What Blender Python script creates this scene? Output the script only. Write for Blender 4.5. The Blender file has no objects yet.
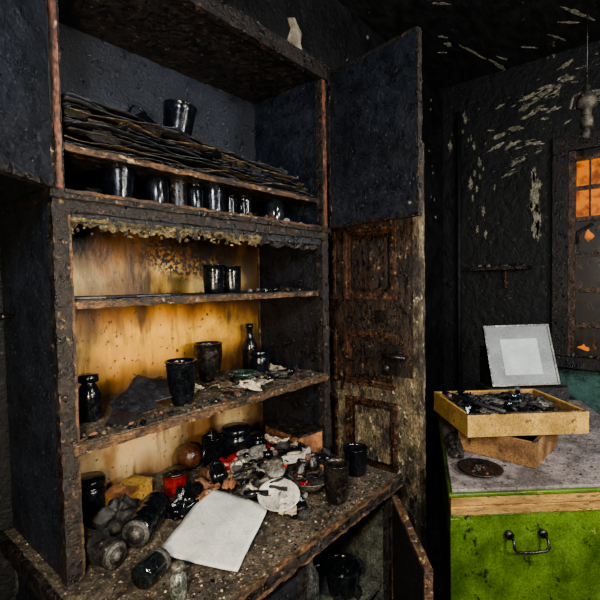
import bpy, bmesh, math, random
from mathutils import Matrix, Vector, noise
random.seed(7)
S=bpy.context.scene
# ---------------------------------------------------------------- materials
def mk(name,c1,c2,spk=None,s1=5,s2=60,thr=.60,sw=.04,r=(.45,.85),metal=0,bump=.5,bs=90,spk2=None,s3=6,thr3=.62,sv=(1,1,1),spec=.5,bd=.004,gr=.75,gs=170):
    m=bpy.data.materials.new(name); m.use_nodes=True; nt=m.node_tree; N=nt.nodes; L=nt.links
    b=N['Principled BSDF']
    tc=N.new('ShaderNodeTexCoord'); mp=N.new('ShaderNodeMapping'); mp.inputs['Scale'].default_value=sv
    L.new(tc.outputs['Object'],mp.inputs[0])
    def nz(sc,det=6,rg=.6):
        n=N.new('ShaderNodeTexNoise'); n.inputs['Scale'].default_value=sc; n.inputs['Detail'].default_value=det; n.inputs['Roughness'].default_value=rg
        L.new(mp.outputs[0],n.inputs['Vector']); return n
    def ramp(src,a,bb,ca=(0,0,0,1),cb=(1,1,1,1)):
        q=N.new('ShaderNodeValToRGB'); q.color_ramp.elements[0].position=a; q.color_ramp.elements[1].position=bb
        q.color_ramp.elements[0].color=ca; q.color_ramp.elements[1].color=cb; L.new(src,q.inputs[0]); return q
    n1=nz(s1,9,.68); col=ramp(n1.outputs[0],.40,.62,(*c1,1),(*c2,1)).outputs[0]
    def mixc(fac,a,cb):
        x=N.new('ShaderNodeMix'); x.data_type='RGBA'; L.new(fac,x.inputs[0]); L.new(a,x.inputs[6]); x.inputs[7].default_value=(*cb,1); return x.outputs[2]
    if spk:
        n2=nz(s2,10,.75); col=mixc(ramp(n2.outputs[0],thr,thr+sw).outputs[0],col,spk)
    if spk2:
        n3=nz(s3,12,.78); col=mixc(ramp(n3.outputs[0],thr3,thr3+.02).outputs[0],col,spk2)
    ng=nz(gs,3,.6); mg=N.new('ShaderNodeMapRange'); mg.inputs[1].default_value=.35; mg.inputs[2].default_value=.65; mg.inputs[3].default_value=1-gr; mg.inputs[4].default_value=1+gr*.7
    L.new(ng.outputs[0],mg.inputs[0]); xm=N.new('ShaderNodeMix'); xm.data_type='RGBA'; xm.blend_type='MULTIPLY'; xm.inputs[0].default_value=1; xm.clamp_result=False
    L.new(col,xm.inputs[6]); L.new(mg.outputs[0],xm.inputs[7]); col=xm.outputs[2]
    L.new(col,b.inputs['Base Color'])
    nr=nz(s1*4,6); mr=N.new('ShaderNodeMapRange'); mr.inputs[1].default_value=.35; mr.inputs[2].default_value=.65
    mr.inputs[3].default_value=r[0]; mr.inputs[4].default_value=r[1]; L.new(nr.outputs[0],mr.inputs[0]); L.new(mr.outputs[0],b.inputs['Roughness'])
    b.inputs['Metallic'].default_value=metal; b.inputs['Specular IOR Level'].default_value=spec
    if bump:
        nb=nz(bs,8,.7); bm_=N.new('ShaderNodeBump'); bm_.inputs['Strength'].default_value=bump; bm_.inputs['Distance'].default_value=bd
        L.new(nb.outputs[0],bm_.inputs['Height']); L.new(bm_.outputs[0],b.inputs['Normal'])
    return m
soot=mk('soot_board',(.004,.004,.006),(.011,.012,.017),(.13,.125,.12),s2=100,thr=.60,bump=1,bs=80,r=(.22,.5),bd=.007)
sootblue=mk('soot_painted_blue',(.005,.007,.011),(.014,.018,.029),(.16,.16,.17),s2=120,thr=.605,bump=.9,bs=80,r=(.22,.5),bd=.006)
wood_ch=mk('charred_wood',(.004,.0038,.004),(.015,.010,.008),(.15,.085,.04),s1=9,s2=50,thr=.58,sw=.06,bump=1,bs=70,bd=.009,r=(.20,.6))
wood_ed=mk('scorched_edge_wood',(.010,.007,.005),(.11,.055,.022),(.32,.21,.11),s1=24,s2=44,thr=.58,sw=.05,bump=1,bs=90,bd=.007,sv=(.45,.8,.8))
wood_red=mk('scorched_red_post',(.03,.012,.009),(.19,.075,.042),(.30,.20,.14),s1=26,s2=40,thr=.58,sw=.06,bump=1,bs=90,sv=(1,1,.4))
mould=mk('scorched_door_moulding',(.008,.004,.003),(.085,.036,.018),(.24,.16,.085),s1=22,s2=40,thr=.58,sw=.05,bump=1,bs=70,bd=.006,r=(.2,.5))
wood_tan=mk('dusty_counter_wood',(.020,.015,.011),(.105,.082,.054),(.33,.28,.20),s1=11,s2=70,thr=.58,bump=1,bs=80,bd=.008)
crustm=mk('blistered_paint_crust',(.015,.011,.005),(.20,.15,.055),(.46,.40,.22),s1=34,s2=60,thr=.595,bump=1,bs=120,bd=.008)
doorm=mk('scorched_door_paint',(.005,.0035,.0035),(.034,.018,.011),(.24,.17,.09),s1=12,s2=30,thr=.59,sw=.05,bump=1,bs=50,bd=.008,r=(.18,.5),sv=(1,1,.6))
doorlow=mk('peeled_door_paint',(.025,.018,.012),(.19,.145,.082),(.42,.37,.24),s1=13,s2=34,thr=.58,sw=.05,bump=1,bs=50,bd=.008,spk2=(.020,.014,.010),s3=11,thr3=.54,sv=(1,1,.5))
wallm=mk('sooty_wall',(.002,.0024,.003),(.0055,.006,.007),(.09,.09,.08),s1=2,s2=26,thr=.625,bump=1,bs=16,spk2=(.26,.25,.18),s3=3.4,thr3=.65,bd=.02,r=(.38,.7),gs=80)
ceilm=mk('sooty_ceiling',(.003,.003,.003),(.007,.007,.0065),(.10,.09,.06),s1=2,s2=12,thr=.625,bump=.8,bs=14,spk2=(.40,.37,.26),s3=2.4,thr3=.63,bd=.02,sv=(1,2.2,1),gs=80)
floorm=mk('ashy_floor',(.010,.009,.008),(.035,.03,.027),(.15,.13,.11),s2=40,bump=1,bs=30)
blackp=mk('sooty_glaze',(.0025,.003,.004),(.006,.0075,.011),(.05,.05,.055),s1=14,s2=110,thr=.63,bump=.15,bd=.002,r=(.10,.30),spec=.4)
blackm=mk('burnt_metal',(.006,.005,.005),(.022,.018,.015),(.16,.10,.055),s1=18,s2=70,thr=.60,bump=.3,bd=.003,metal=.25,r=(.2,.45))
glassd=mk('smoked_glass',(.003,.005,.006),(.010,.014,.016),(.12,.12,.11),s1=20,s2=90,thr=.62,bump=.1,bd=.002,r=(.05,.22),spec=.6)
greyg=mk('dusty_glass',(.035,.04,.035),(.13,.135,.118),(.02,.02,.017),s1=20,s2=70,bump=.3,r=(.12,.4))
greenish=mk('green_glass',(.012,.035,.026),(.04,.085,.065),(.2,.2,.17),s1=20,s2=70,bump=.3,r=(.1,.4))
charp=mk('charred_paper',(.004,.004,.005),(.018,.016,.015),(.13,.10,.07),s1=14,s2=60,thr=.60,bump=1,r=(.35,.75))
flakem=mk('black_flake',(.006,.007,.010),(.018,.021,.030),(.10,.10,.11),s1=9,s2=70,thr=.62,bump=.5,r=(.3,.6))
rollend=mk('charred_roll_end',(.02,.019,.017),(.10,.095,.085),(.01,.01,.01),s1=30,s2=60,thr=.55,bump=1)
paperedge=mk('scorched_paper_edge',(.016,.011,.007),(.12,.08,.042),(.27,.21,.14),s1=24,s2=40,thr=.59,bump=1)
paperw=mk('dusty_white_sheet',(.36,.37,.345),(.54,.55,.52),(.20,.17,.12),s1=5,s2=60,thr=.60,bump=.3,r=(.6,.9),gr=.15)
palepl=mk('grimy_pale_plastic',(.26,.25,.22),(.52,.50,.45),(.06,.05,.04),s1=12,s2=50,thr=.57,bump=.2,r=(.25,.5),gr=.3)
beige=mk('scorched_beige_paper',(.20,.16,.10),(.48,.42,.31),(.05,.035,.022),s1=14,s2=40,thr=.57,bump=.6,gr=.4)
greyp=mk('ash_grey',(.04,.038,.036),(.18,.17,.155),(.02,.018,.015),s1=14,s2=50,thr=.57,bump=.9,gr=.5)
rust=mk('rust_scrap',(.05,.017,.009),(.17,.065,.028),(.015,.01,.008),s1=20,s2=60,thr=.57,bump=.9)
redm=mk('red_tin_paint',(.12,.006,.005),(.27,.013,.010),(.02,.01,.008),s1=14,s2=50,thr=.57,bump=.4,r=(.2,.5),gr=.4)
yell=mk('yellow_card',(.16,.09,.015),(.36,.22,.045),(.03,.02,.01),s1=14,s2=50,thr=.56,bump=.5,gr=.4)
card=mk('brown_carton',(.07,.026,.011),(.30,.13,.055),(.02,.012,.008),s1=10,s2=50,thr=.59,bump=.5,gr=.4)
ballm=mk('brown_enamel',(.05,.018,.009),(.11,.042,.02),(.02,.012,.01),s1=12,s2=60,bump=.2,r=(.2,.45))
cloth=mk('burnt_cloth',(.010,.009,.009),(.038,.035,.032),(.22,.20,.17),s1=20,s2=70,thr=.59,bump=1,bs=60,bd=.012)
dishm=mk('grey_dish',(.06,.055,.048),(.20,.19,.16),(.02,.018,.014),s1=12,s2=60,thr=.57,bump=.4,metal=.3,r=(.25,.55))
green=mk('green_chest_paint',(.030,.062,.006),(.082,.145,.013),(.007,.012,.004),s1=4,s2=14,thr=.565,sw=.05,bump=.7,bs=50,spk2=(.20,.17,.06),s3=9,thr3=.62,r=(.25,.5),gr=.35)
bandm=mk('chest_bare_wood_band',(.17,.09,.022),(.38,.22,.06),(.05,.04,.012),s1=8,s2=26,thr=.55,bump=.8,sv=(1,1,5),gr=.4)
chesttop=mk('chest_dusty_top',(.09,.077,.074),(.26,.225,.215),(.03,.025,.022),s1=7,s2=40,thr=.57,bump=1,gr=.5)
drawm=mk('yellow_drawer_wood',(.22,.13,.028),(.42,.265,.07),(.06,.03,.010),s1=6,s2=26,thr=.56,sw=.08,bump=.5,gr=.35)
drawd=mk('brown_drawer_wood',(.10,.048,.018),(.27,.145,.052),(.02,.013,.008),s1=6,s2=30,thr=.57,sw=.08,bump=.6,gr=.45)
framem=mk('pale_grey_board',(.12,.13,.13),(.20,.215,.215),(.06,.06,.055),s1=5,s2=60,thr=.61,bump=.3,gr=.25)
framein=mk('pale_print_area',(.28,.31,.31),(.37,.40,.40),(.20,.22,.22),s1=8,s2=60,bump=.15,gr=.15)
plaster=mk('bare_plaster',(.10,.095,.065),(.36,.33,.23),(.02,.02,.015),s1=18,s2=40,thr=.56,bump=1)
lampm=mk('grimy_lamp_metal',(.03,.027,.023),(.13,.11,.085),(.30,.26,.20),s1=18,s2=40,thr=.6,bump=.8,metal=.4)
rail=mk('grey_green_inner_board',(.04,.045,.036),(.15,.16,.125),(.01,.01,.009),s1=8,s2=40,bump=.7)

def backmat():
    m=bpy.data.materials.new('heat_yellowed_shaded_back_board'); m.use_nodes=True; nt=m.node_tree; N=nt.nodes; L=nt.links; b=N['Principled BSDF']
    g=N.new('ShaderNodeNewGeometry'); sp=N.new('ShaderNodeSeparateXYZ'); L.new(g.outputs['Position'],sp.inputs[0])
    def nz(sc,sv,det=9):
        mp=N.new('ShaderNodeMapping'); mp.inputs['Scale'].default_value=sv; L.new(g.outputs['Position'],mp.inputs[0])
        n=N.new('ShaderNodeTexNoise'); n.inputs['Scale'].default_value=sc; n.inputs['Detail'].default_value=det; n.inputs['Roughness'].default_value=.6; L.new(mp.outputs[0],n.inputs['Vector']); return n.outputs[0]
    def ma(op,a,bb,c=None):
        x=N.new('ShaderNodeMath'); x.operation=op
        for i,v in enumerate((a,bb,c)):
            if v is None: continue
            if isinstance(v,(int,float)): x.inputs[i].default_value=v
            else: L.new(v,x.inputs[i])
        return x.outputs[0]
    def mrng(s,a,bb,c,d):
        x=N.new('ShaderNodeMapRange'); x.interpolation_type='SMOOTHSTEP'; L.new(s,x.inputs[0]); x.inputs[1].default_value=a; x.inputs[2].default_value=bb; x.inputs[3].default_value=c; x.inputs[4].default_value=d; return x.outputs[0]
    def mix(f,a,c):
        x=N.new('ShaderNodeMix'); x.data_type='RGBA'; L.new(f,x.inputs[0]); L.new(a,x.inputs[6]); x.inputs[7].default_value=(*c,1); return x.outputs[2]
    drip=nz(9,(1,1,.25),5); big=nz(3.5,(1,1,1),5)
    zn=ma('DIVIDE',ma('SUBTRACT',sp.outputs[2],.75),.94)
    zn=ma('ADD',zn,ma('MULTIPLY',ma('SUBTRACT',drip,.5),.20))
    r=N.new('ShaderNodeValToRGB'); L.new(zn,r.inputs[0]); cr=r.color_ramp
    st=[(0,(.14,.08,.04)),(.10,(.50,.38,.21)),(.20,(.52,.36,.16)),(.29,(.20,.09,.022)),(.345,(.04,.018,.006)),(.40,(.16,.07,.014)),(.48,(.50,.25,.04)),(.57,(.80,.46,.08)),(.64,(.44,.19,.025)),(.70,(.07,.028,.008)),(.745,(.52,.30,.07)),(.81,(.80,.54,.19)),(.86,(.34,.18,.045)),(.91,(.03,.016,.008)),(.95,(.005,.005,.005))]  # soot tones by height, with shelf shade painted into the dark stops
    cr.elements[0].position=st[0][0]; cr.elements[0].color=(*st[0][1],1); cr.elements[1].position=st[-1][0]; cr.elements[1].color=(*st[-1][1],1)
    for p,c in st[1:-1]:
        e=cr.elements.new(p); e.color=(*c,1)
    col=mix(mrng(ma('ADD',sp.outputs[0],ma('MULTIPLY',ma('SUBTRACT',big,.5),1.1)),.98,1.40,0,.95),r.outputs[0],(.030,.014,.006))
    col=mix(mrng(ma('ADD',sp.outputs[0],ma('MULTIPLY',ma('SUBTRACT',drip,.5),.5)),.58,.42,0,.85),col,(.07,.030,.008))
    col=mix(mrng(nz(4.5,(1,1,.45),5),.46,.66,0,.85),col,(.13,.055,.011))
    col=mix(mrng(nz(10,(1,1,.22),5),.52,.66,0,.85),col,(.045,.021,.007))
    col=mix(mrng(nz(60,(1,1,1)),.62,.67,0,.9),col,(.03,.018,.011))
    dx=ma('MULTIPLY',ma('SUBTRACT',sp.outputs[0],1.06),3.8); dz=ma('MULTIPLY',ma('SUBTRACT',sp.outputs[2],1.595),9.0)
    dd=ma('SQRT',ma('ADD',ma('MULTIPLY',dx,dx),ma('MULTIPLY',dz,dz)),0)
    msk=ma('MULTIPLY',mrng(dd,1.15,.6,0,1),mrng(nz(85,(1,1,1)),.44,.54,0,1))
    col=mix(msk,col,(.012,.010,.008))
    L.new(col,b.inputs['Base Color']); b.inputs['Roughness'].default_value=.4
    bp=N.new('ShaderNodeBump'); bp.inputs['Strength'].default_value=.6; bp.inputs['Distance'].default_value=.004; L.new(nz(45,(1,1,.6)),bp.inputs['Height']); L.new(bp.outputs[0],b.inputs['Normal'])
    return m
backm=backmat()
def farwall():
    m=wallm.copy(); m.name='sooty_wall_with_teal_dado'; nt=m.node_tree; N=nt.nodes; L=nt.links; b=N['Principled BSDF']
    src=b.inputs['Base Color'].links[0].from_socket
    g=N.new('ShaderNodeNewGeometry'); sp=N.new('ShaderNodeSeparateXYZ'); L.new(g.outputs['Position'],sp.inputs[0])
    n=N.new('ShaderNodeTexNoise'); n.inputs['Scale'].default_value=7; n.inputs['Detail'].default_value=10; n.inputs['Roughness'].default_value=.7; L.new(g.outputs['Position'],n.inputs['Vector'])
    a=N.new('ShaderNodeMath'); a.operation='MULTIPLY_ADD'; L.new(n.outputs[0],a.inputs[0]); a.inputs[1].default_value=.12; L.new(sp.outputs[2],a.inputs[2])
    mr=N.new('ShaderNodeMapRange'); L.new(a.outputs[0],mr.inputs[0]); mr.inputs[1].default_value=.86; mr.inputs[2].default_value=.84
    y=N.new('ShaderNodeMapRange'); L.new(sp.outputs[1],y.inputs[0]); y.inputs[1].default_value=.95; y.inputs[2].default_value=.6
    mu=N.new('ShaderNodeMath'); mu.operation='MULTIPLY'; L.new(mr.outputs[0],mu.inputs[0]); L.new(y.outputs[0],mu.inputs[1])
    nn=N.new('ShaderNodeMapRange'); L.new(n.outputs[0],nn.inputs[0]); nn.inputs[1].default_value=.62; nn.inputs[2].default_value=.48
    mu2=N.new('ShaderNodeMath'); mu2.operation='MULTIPLY'; L.new(mu.outputs[0],mu2.inputs[0]); L.new(nn.outputs[0],mu2.inputs[1])
    x=N.new('ShaderNodeMix'); x.data_type='RGBA'; L.new(mu2.outputs[0],x.inputs[0]); L.new(src,x.inputs[6]); x.inputs[7].default_value=(.06,.14,.115,1)
    L.new(x.outputs[2],b.inputs['Base Color']); return m
farm=farwall()
def glow(name,c,s):
    m=bpy.data.materials.new(name); m.use_nodes=True; nt=m.node_tree; N=nt.nodes; L=nt.links; b=N['Principled BSDF']
    tc=N.new('ShaderNodeTexCoord'); n=N.new('ShaderNodeTexNoise'); n.inputs['Scale'].default_value=11; n.inputs['Detail'].default_value=10; n.inputs['Roughness'].default_value=.65; L.new(tc.outputs['Object'],n.inputs['Vector'])
    r=N.new('ShaderNodeValToRGB'); r.color_ramp.elements[0].position=.38; r.color_ramp.elements[0].color=(c[0]*.3,c[1]*.2,0,1); r.color_ramp.elements[1].position=.54; r.color_ramp.elements[1].color=(*c,1)
    L.new(n.outputs[0],r.inputs[0]); L.new(r.outputs[0],b.inputs['Emission Color']); b.inputs['Emission Strength'].default_value=s; b.inputs['Base Color'].default_value=(.02,.01,.005,1); b.inputs['Roughness'].default_value=.5
    return m
paneg=glow('street_lit_window_glass',(1,.26,.008),.72)
paned=mk('soot_covered_window_glass',(.004,.0035,.003),(.018,.010,.006),(.14,.05,.010),s1=6,s2=14,thr=.59,bump=.2,r=(.25,.55))

# ---------------------------------------------------------------- mesh builder
class M:
    def __init__(s): s.v=[]; s.f=[]; s.m=[]; s.sm=[]; s.mats=[]
    def mi(s,m):
        if m not in s.mats: s.mats.append(m)
        return s.mats.index(m)
    def add(s,vs,fs,mat,mtx=None,smooth=False):
        o=len(s.v); k=s.mi(mat)
        for v in vs:
            v=Vector(v); s.v.append(mtx@v if mtx else v)
        for f in fs: s.f.append([i+o for i in f]); s.m.append(k); s.sm.append(smooth)
    def box(s,x0,x1,y0,y1,z0,z1,mat,mtx=None,j=0,jf=22,n=None):
        if n is None:
            st=.012 if j else 9
            n=[max(1,min(130,int(abs(d)/st))) for d in (x1-x0,y1-y0,z1-z0)]
        lo=Vector((x0,y0,z0)); d=Vector((x1-x0,y1-y0,z1-z0))
        for ax in range(3):
            a,b=[(1,2),(2,0),(0,1)][ax]
            for side in (0,1):
                vs=[];fs=[]; na,nb=n[a],n[b]
                for i in range(na+1):
                    for k in range(nb+1):
                        p=[0,0,0]; p[ax]=side; p[a]=i/na; p[b]=k/nb
                        P=Vector((lo.x+p[0]*d.x,lo.y+p[1]*d.y,lo.z+p[2]*d.z))
                        if j: P+=noise.noise_vector(P*jf)*j*.7+noise.noise_vector(P*jf*3.7)*j*.6
                        vs.append(P)
                for i in range(na):
                    for k in range(nb):
                        q=[i*(nb+1)+k,(i+1)*(nb+1)+k,(i+1)*(nb+1)+k+1,i*(nb+1)+k+1]
                        fs.append(q if side else q[::-1])
                s.add(vs,fs,mat,mtx)
    def lathe(s,prof,mat,loc=(0,0,0),seg=28,mtx=None,j=0,rib=0):
        T=Matrix.Translation(loc)
        if mtx: T=T@mtx
        vs=[];fs=[]; n=len(prof); sd=Vector((loc[0]*31,loc[1]*17,3))
        for r,z in prof:
            for i in range(seg):
                a=2*math.pi*i/seg; rr=r*(1+(rib*(1 if i%2 else -1)))
                p=Vector((rr*math.cos(a),rr*math.sin(a),z))
                if j: p+=noise.noise_vector(p*18+sd)*j*min(1,r*40)
                vs.append(p)
        for k in range(n-1):
            for i in range(seg):
                i2=(i+1)%seg; fs.append([k*seg+i,k*seg+i2,(k+1)*seg+i2,(k+1)*seg+i])
        s.add(vs,fs,mat,T,True)
    def tube(s,pts,r,mat,seg=8,mtx=None,rf=None):
        pts=[Vector(p) for p in pts]; vs=[];fs=[]
        for k,p in enumerate(pts):
            t=(pts[min(k+1,len(pts)-1)]-pts[max(k-1,0)]).normalized()
            u=t.orthogonal().normalized() if k==0 else (u-t*u.dot(t)).normalized()
            w=t.cross(u); rr=r if rf is None else rf[k]
            for i in range(seg):
                a=2*math.pi*i/seg; vs.append(p+(u*math.cos(a)+w*math.sin(a))*rr)
        for k in range(len(pts)-1):
            for i in range(seg):
                i2=(i+1)%seg; fs.append([k*seg+i,k*seg+i2,(k+1)*seg+i2,(k+1)*seg+i])
        fs.append(list(range(seg))[::-1]); fs.append([(len(pts)-1)*seg+i for i in range(seg)])
        s.add(vs,fs,mat,mtx,True)
    def grid(s,nu,nv,fn,mat,mtx=None,smooth=True,th=0):
        vs=[Vector(fn(i/nu,k/nv)) for i in range(nu+1) for k in range(nv+1)]
        fs=[[i*(nv+1)+k,(i+1)*(nv+1)+k,(i+1)*(nv+1)+k+1,i*(nv+1)+k+1] for i in range(nu) for k in range(nv)]
        s.add(vs,fs,mat,mtx,smooth)
        if th:
            s.add([v-Vector((0,0,th)) for v in vs],[f[::-1] for f in fs],mat,mtx,smooth)
            b=[i*(nv+1) for i in range(nu+1)]+[nu*(nv+1)+k for k in range(1,nv+1)]+[i*(nv+1)+nv for i in range(nu-1,-1,-1)]+[k for k in range(nv-1,0,-1)]
            L=len(b); vv=[vs[i] for i in b]+[vs[i]-Vector((0,0,th)) for i in b]
            s.add(vv,[[i,(i+1)%L,(i+1)%L+L,i+L][::-1] for i in range(L)],mat,mtx,False)
    def poly(s,pts,th,mat,mtx=None):
        n=len(pts); vs=[(p[0],p[1],(p[2] if len(p)>2 else 0)) for p in pts]+[(p[0],p[1],(p[2] if len(p)>2 else 0)+th) for p in pts]
        fs=[list(range(n))[::-1],list(range(n,2*n))]+[[i,(i+1)%n,(i+1)%n+n,i+n] for i in range(n)]
        s.add(vs,fs,mat,mtx)
    def chunk(s,loc,sz,mat,mtx=None):
        R=Matrix.Translation(loc)@Matrix.Rotation(random.random()*6.28,4,'Z')@Matrix.Rotation(random.uniform(-.4,.4),4,'X')
        sd=Vector((random.random()*50,random.random()*50,0)); vs=[]
        for q in ICO_V:
            q=q*(1+.55*noise.noise(q*1.7+sd)); vs.append(Vector((q.x*sz[0],q.y*sz[1],max(q.z,-.6)*sz[2]+.6*sz[2])))
        s.add(vs,ICO_F,mat,R)
    def obj(s,name,bevel=0,parent=None,merge=True):
        lo=Vector([min(v[i] for v in s.v) for i in range(3)]); hi=Vector([max(v[i] for v in s.v) for i in range(3)])
        c=Vector(((lo.x+hi.x)/2,(lo.y+hi.y)/2,lo.z))
        me=bpy.data.meshes.new(name); me.from_pydata([v-c for v in s.v],[],s.f)
        for m in s.mats: me.materials.append(m)
        me.polygons.foreach_set('material_index',s.m); me.polygons.foreach_set('use_smooth',s.sm)
        if merge:
            b=bmesh.new(); b.from_mesh(me); bmesh.ops.remove_doubles(b,verts=b.verts,dist=.00005); b.to_mesh(me); b.free()
        me.update(); o=bpy.data.objects.new(name,me); o.location=c; bpy.context.collection.objects.link(o)
        if bevel:
            md=o.modifiers.new('bevel','BEVEL'); md.width=bevel; md.segments=2; md.limit_method='ANGLE'
        if parent: o.parent=parent
        return o
_b=bmesh.new(); bmesh.ops.create_icosphere(_b,subdivisions=1,radius=1); ICO_V=[v.co.copy() for v in _b.verts]; ICO_F=[[v.index for v in f.verts] for f in _b.faces]; _b.free()
def RZ(a): return Matrix.Rotation(math.radians(a),4,'Z')
def RX(a): return Matrix.Rotation(math.radians(a),4,'X')
def RY(a): return Matrix.Rotation(math.radians(a),4,'Y')
def TR(*p): return Matrix.Translation(p)

# ---------------------------------------------------------------- room
H=3.15
m=M(); m.box(-1.4,3.87,1.51,1.61,0,H,wallm); m.obj('wall_back')
WY0,WY1,WZ0,WZ1=-.50,.62,.86,2.46
m=M(); m.box(3.77,3.87,WY1,1.51,0,H,farm); m.box(3.77,3.87,-2.2,WY0,0,H,farm); m.box(3.77,3.87,WY0,WY1,0,WZ0,farm); m.box(3.77,3.87,WY0,WY1,WZ1,H,farm); m.obj('wall_right')
m=M(); m.box(-1.4,-1.3,-2.2,1.51,0,H,wallm); m.obj('wall_left')
m=M(); m.box(-1.3,3.77,-2.3,-2.2,0,H,wallm); m.obj('wall_front')
m=M(); m.box(-1.4,3.87,-2.3,1.61,-.1,0,floorm); m.obj('floor')
m=M(); m.box(-1.4,3.87,-2.3,1.61,H,H+.1,ceilm); m.obj('ceiling')
def ragged(n,ax,ay,seed):
    out=[]
    for i in range(n):
        a=2*math.pi*i/n; k=1+.95*noise.noise(Vector((math.cos(a)*2.2+seed,math.sin(a)*2.2,seed*3.1)))+random.uniform(-.16,.16)
        out.append((ax*k*math.cos(a),ay*k*math.sin(a)))
    return out
m=M()
FW=TR(3.769,0,0)@Matrix(((0,0,-1,0),(-1,0,0,0),(0,1,0,0),(0,0,0,1)))
def wp(y,z,a,b,sd,mat=plaster,rot=0): m.poly(ragged(34,a,b,sd),.004,mat,FW@TR(-y,z,0)@RZ(rot))
wp(.78,2.12,.036,.15,1); wp(.765,1.90,.028,.11,2); wp(.79,2.28,.018,.05,9)
rs=random.Random(4)
cl=[(.95,2.55,.12,.05),(.65,2.72,.18,.06),(.75,2.9,.16,.05),(.35,2.75,.2,.06),(1.2,2.35,.06,.12),(.9,2.35,.08,.08),(1.15,2.05,.05,.15),(.5,2.95,.15,.05),(.78,2.0,.05,.15),(.15,2.65,.2,.08),(1.35,2.7,.06,.12)]
for k in range(150):
    c0=cl[k%len(cl)]; y=rs.gauss(c0[0],c0[2]); z=rs.gauss(c0[1],c0[3])
    if WY0-.05<y<WY1+.06 and z<WZ1+.1 or not(-.4<y<1.48) or z>3.13: continue
    q=rs.random()**3; a=.003+.032*q
    if c0[3]>c0[2]: wp(y,z,a*.5,a*1.3,k*1.7)
    else: wp(y,z,a*1.9,a*.5,k*1.7,rot=rs.uniform(-12,25))
m.obj('peeled_plaster_patches')
m=M(); BW=TR(0,1.509,0)@Matrix(((1,0,0,0),(0,0,-1,0),(0,1,0,0),(0,0,0,1)))
m.poly([(-.06,-.02),(-.03,.05),(-.055,.09),(.0,.115),(.03,.08),(.055,.06),(.045,.0),(.085,-.07),(.075,-.11),(.05,-.07),(.03,-.05),(-.02,-.045)],.006,beige,BW@TR(1.77,2.75,0))
for k in range(50):
    m.poly(ragged(14,rs.uniform(.004,.018),rs.uniform(.004,.012),k),.004,plaster,BW@TR(rs.uniform(1.5,3.6),rs.uniform(2.0,3.1),0)@RZ(rs.uniform(0,90)))
m.obj('torn_wallpaper')
m=M()
for k in range(26):
    x=rs.uniform(2.3,3.7); y=rs.uniform(-.3,1.4)
    m.poly(ragged(30,rs.uniform(.02,.12)*(1.6 if k%7==0 else .7),rs.uniform(.004,.014),k*1.3),.004,plaster,TR(x,y,H-.006)@RZ(rs.uniform(-50,-5)))
m.obj('peeling_ceiling_paint')

# ---------------------------------------------------------------- window
m=M()
def fr(y0,y1,z0,z1,x0=3.72,x1=3.86,mat=wood_ch,j=.003): m.box(x0,x1,y0,y1,z0,z1,mat,j=j)
fr(WY1-.07,WY1+.03,WZ0-.02,WZ1+.05); fr(WY0-.03,WY0+.07,WZ0-.02,WZ1+.05); fr(WY0,WY1,WZ1-.06,WZ1+.05); fr(WY0-.05,WY1+.06,WZ0-.05,WZ0+.03,x0=3.66)
ys=[.535,.30,.06,-.19,-.43]; zs=[WZ0+.03,1.12,1.38,1.64,1.90,2.125,2.34,2.42]
for y in ys[1:-1]: fr(y-.018,y+.018,WZ0,WZ1,x0=3.75,x1=3.80,mat=mould)
fr(.505,.55,WZ0,WZ1,x0=3.745,x1=3.80,mat=mould)
for z in zs[1:-1]: fr(WY0,WY1,z-.016,z+.016,x0=3.75,x1=3.80,mat=mould)
fr(.415,.425,1.90,2.34,x0=3.76,x1=3.785,mat=wood_ch)
lit={(4,0),(5,0),(4,1),(5,1),(4,2)}
for r_ in range(7):
    for c_ in range(4):
        m.box(3.775,3.78,ys[c_+1],ys[c_],zs[r_],zs[r_+1],paneg if (r_,c_) in lit else paned)
m.poly(ragged(12,.03,.04,5),.004,paneg,FW@TR(-.43,1.77,-.006)); m.poly(ragged(12,.04,.02,6),.004,paneg,FW@TR(-.45,.95,-.006))
m.tube([(3.76,.50,1.72),(3.74,.49,1.80),(3.755,.40,1.86)],.012,wood_ch,8)
for k in range(30): m.chunk((3.68+rs.random()*.06,rs.uniform(-.4,.58),WZ0+.028),[rs.uniform(.006,.02) for _ in range(3)],[charp,greyp,rust][k%3])
m.obj('window_1')

# ---------------------------------------------------------------- cupboard
XL,XR,YF,YB=.40,1.46,1.10,1.49
DZ=1.69
m=M()
m.box(XL,XL+.022,YF,YB,.75,DZ,sootblue,j=.002); m.box(XR-.022,XR,YF,YB,.75,DZ,soot,j=.002)
m.box(XL,XL+.022,YF,YB,DZ,2.33,sootblue,j=.002); m.box(XR-.022,XR,YF,YB,DZ,2.33,sootblue,j=.002)
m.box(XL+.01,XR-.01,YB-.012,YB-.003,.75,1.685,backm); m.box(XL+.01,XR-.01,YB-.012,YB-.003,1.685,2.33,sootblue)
m.box(XL-.01,XR+.01,YF-.01,YB,2.31,2.345,wood_ch,j=.003); m.box(XL-.02,XR+.02,YF-.03,YF,2.30,2.36,wood_ch,j=.003)
m.box(XL-.005,XL+.036,YF-.018,YF+.012,.75,DZ-.01,wood_ch,j=.004); m.box(XR-.036,XR+.004,YF-.018,YF+.012,.75,DZ-.01,wood_ch,j=.004)
m.box(XL-.005,XL+.026,YF-.018,YF+.012,DZ+.01,2.31,wood_ch,j=.003); m.box(XL+.004,XL+.020,YF-.023,YF,DZ+.01,2.31,wood_red,j=.004)
m.box(XR-.030,XR+.004,YF-.018,YF+.012,DZ+.01,2.31,wood_ch,j=.003); m.box(XR-.022,XR-.004,YF-.022,YF,DZ+.01,2.31,wood_red,j=.004)
m.box(XL+.031,XL+.037,YF-.020,YF+.012,.76,1.64,wood_ed,j=.003)
m.box(XR-.030,XR-.022,YB-.022,YB-.012,.76,1.64,wood_ed,j=.002)
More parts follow.
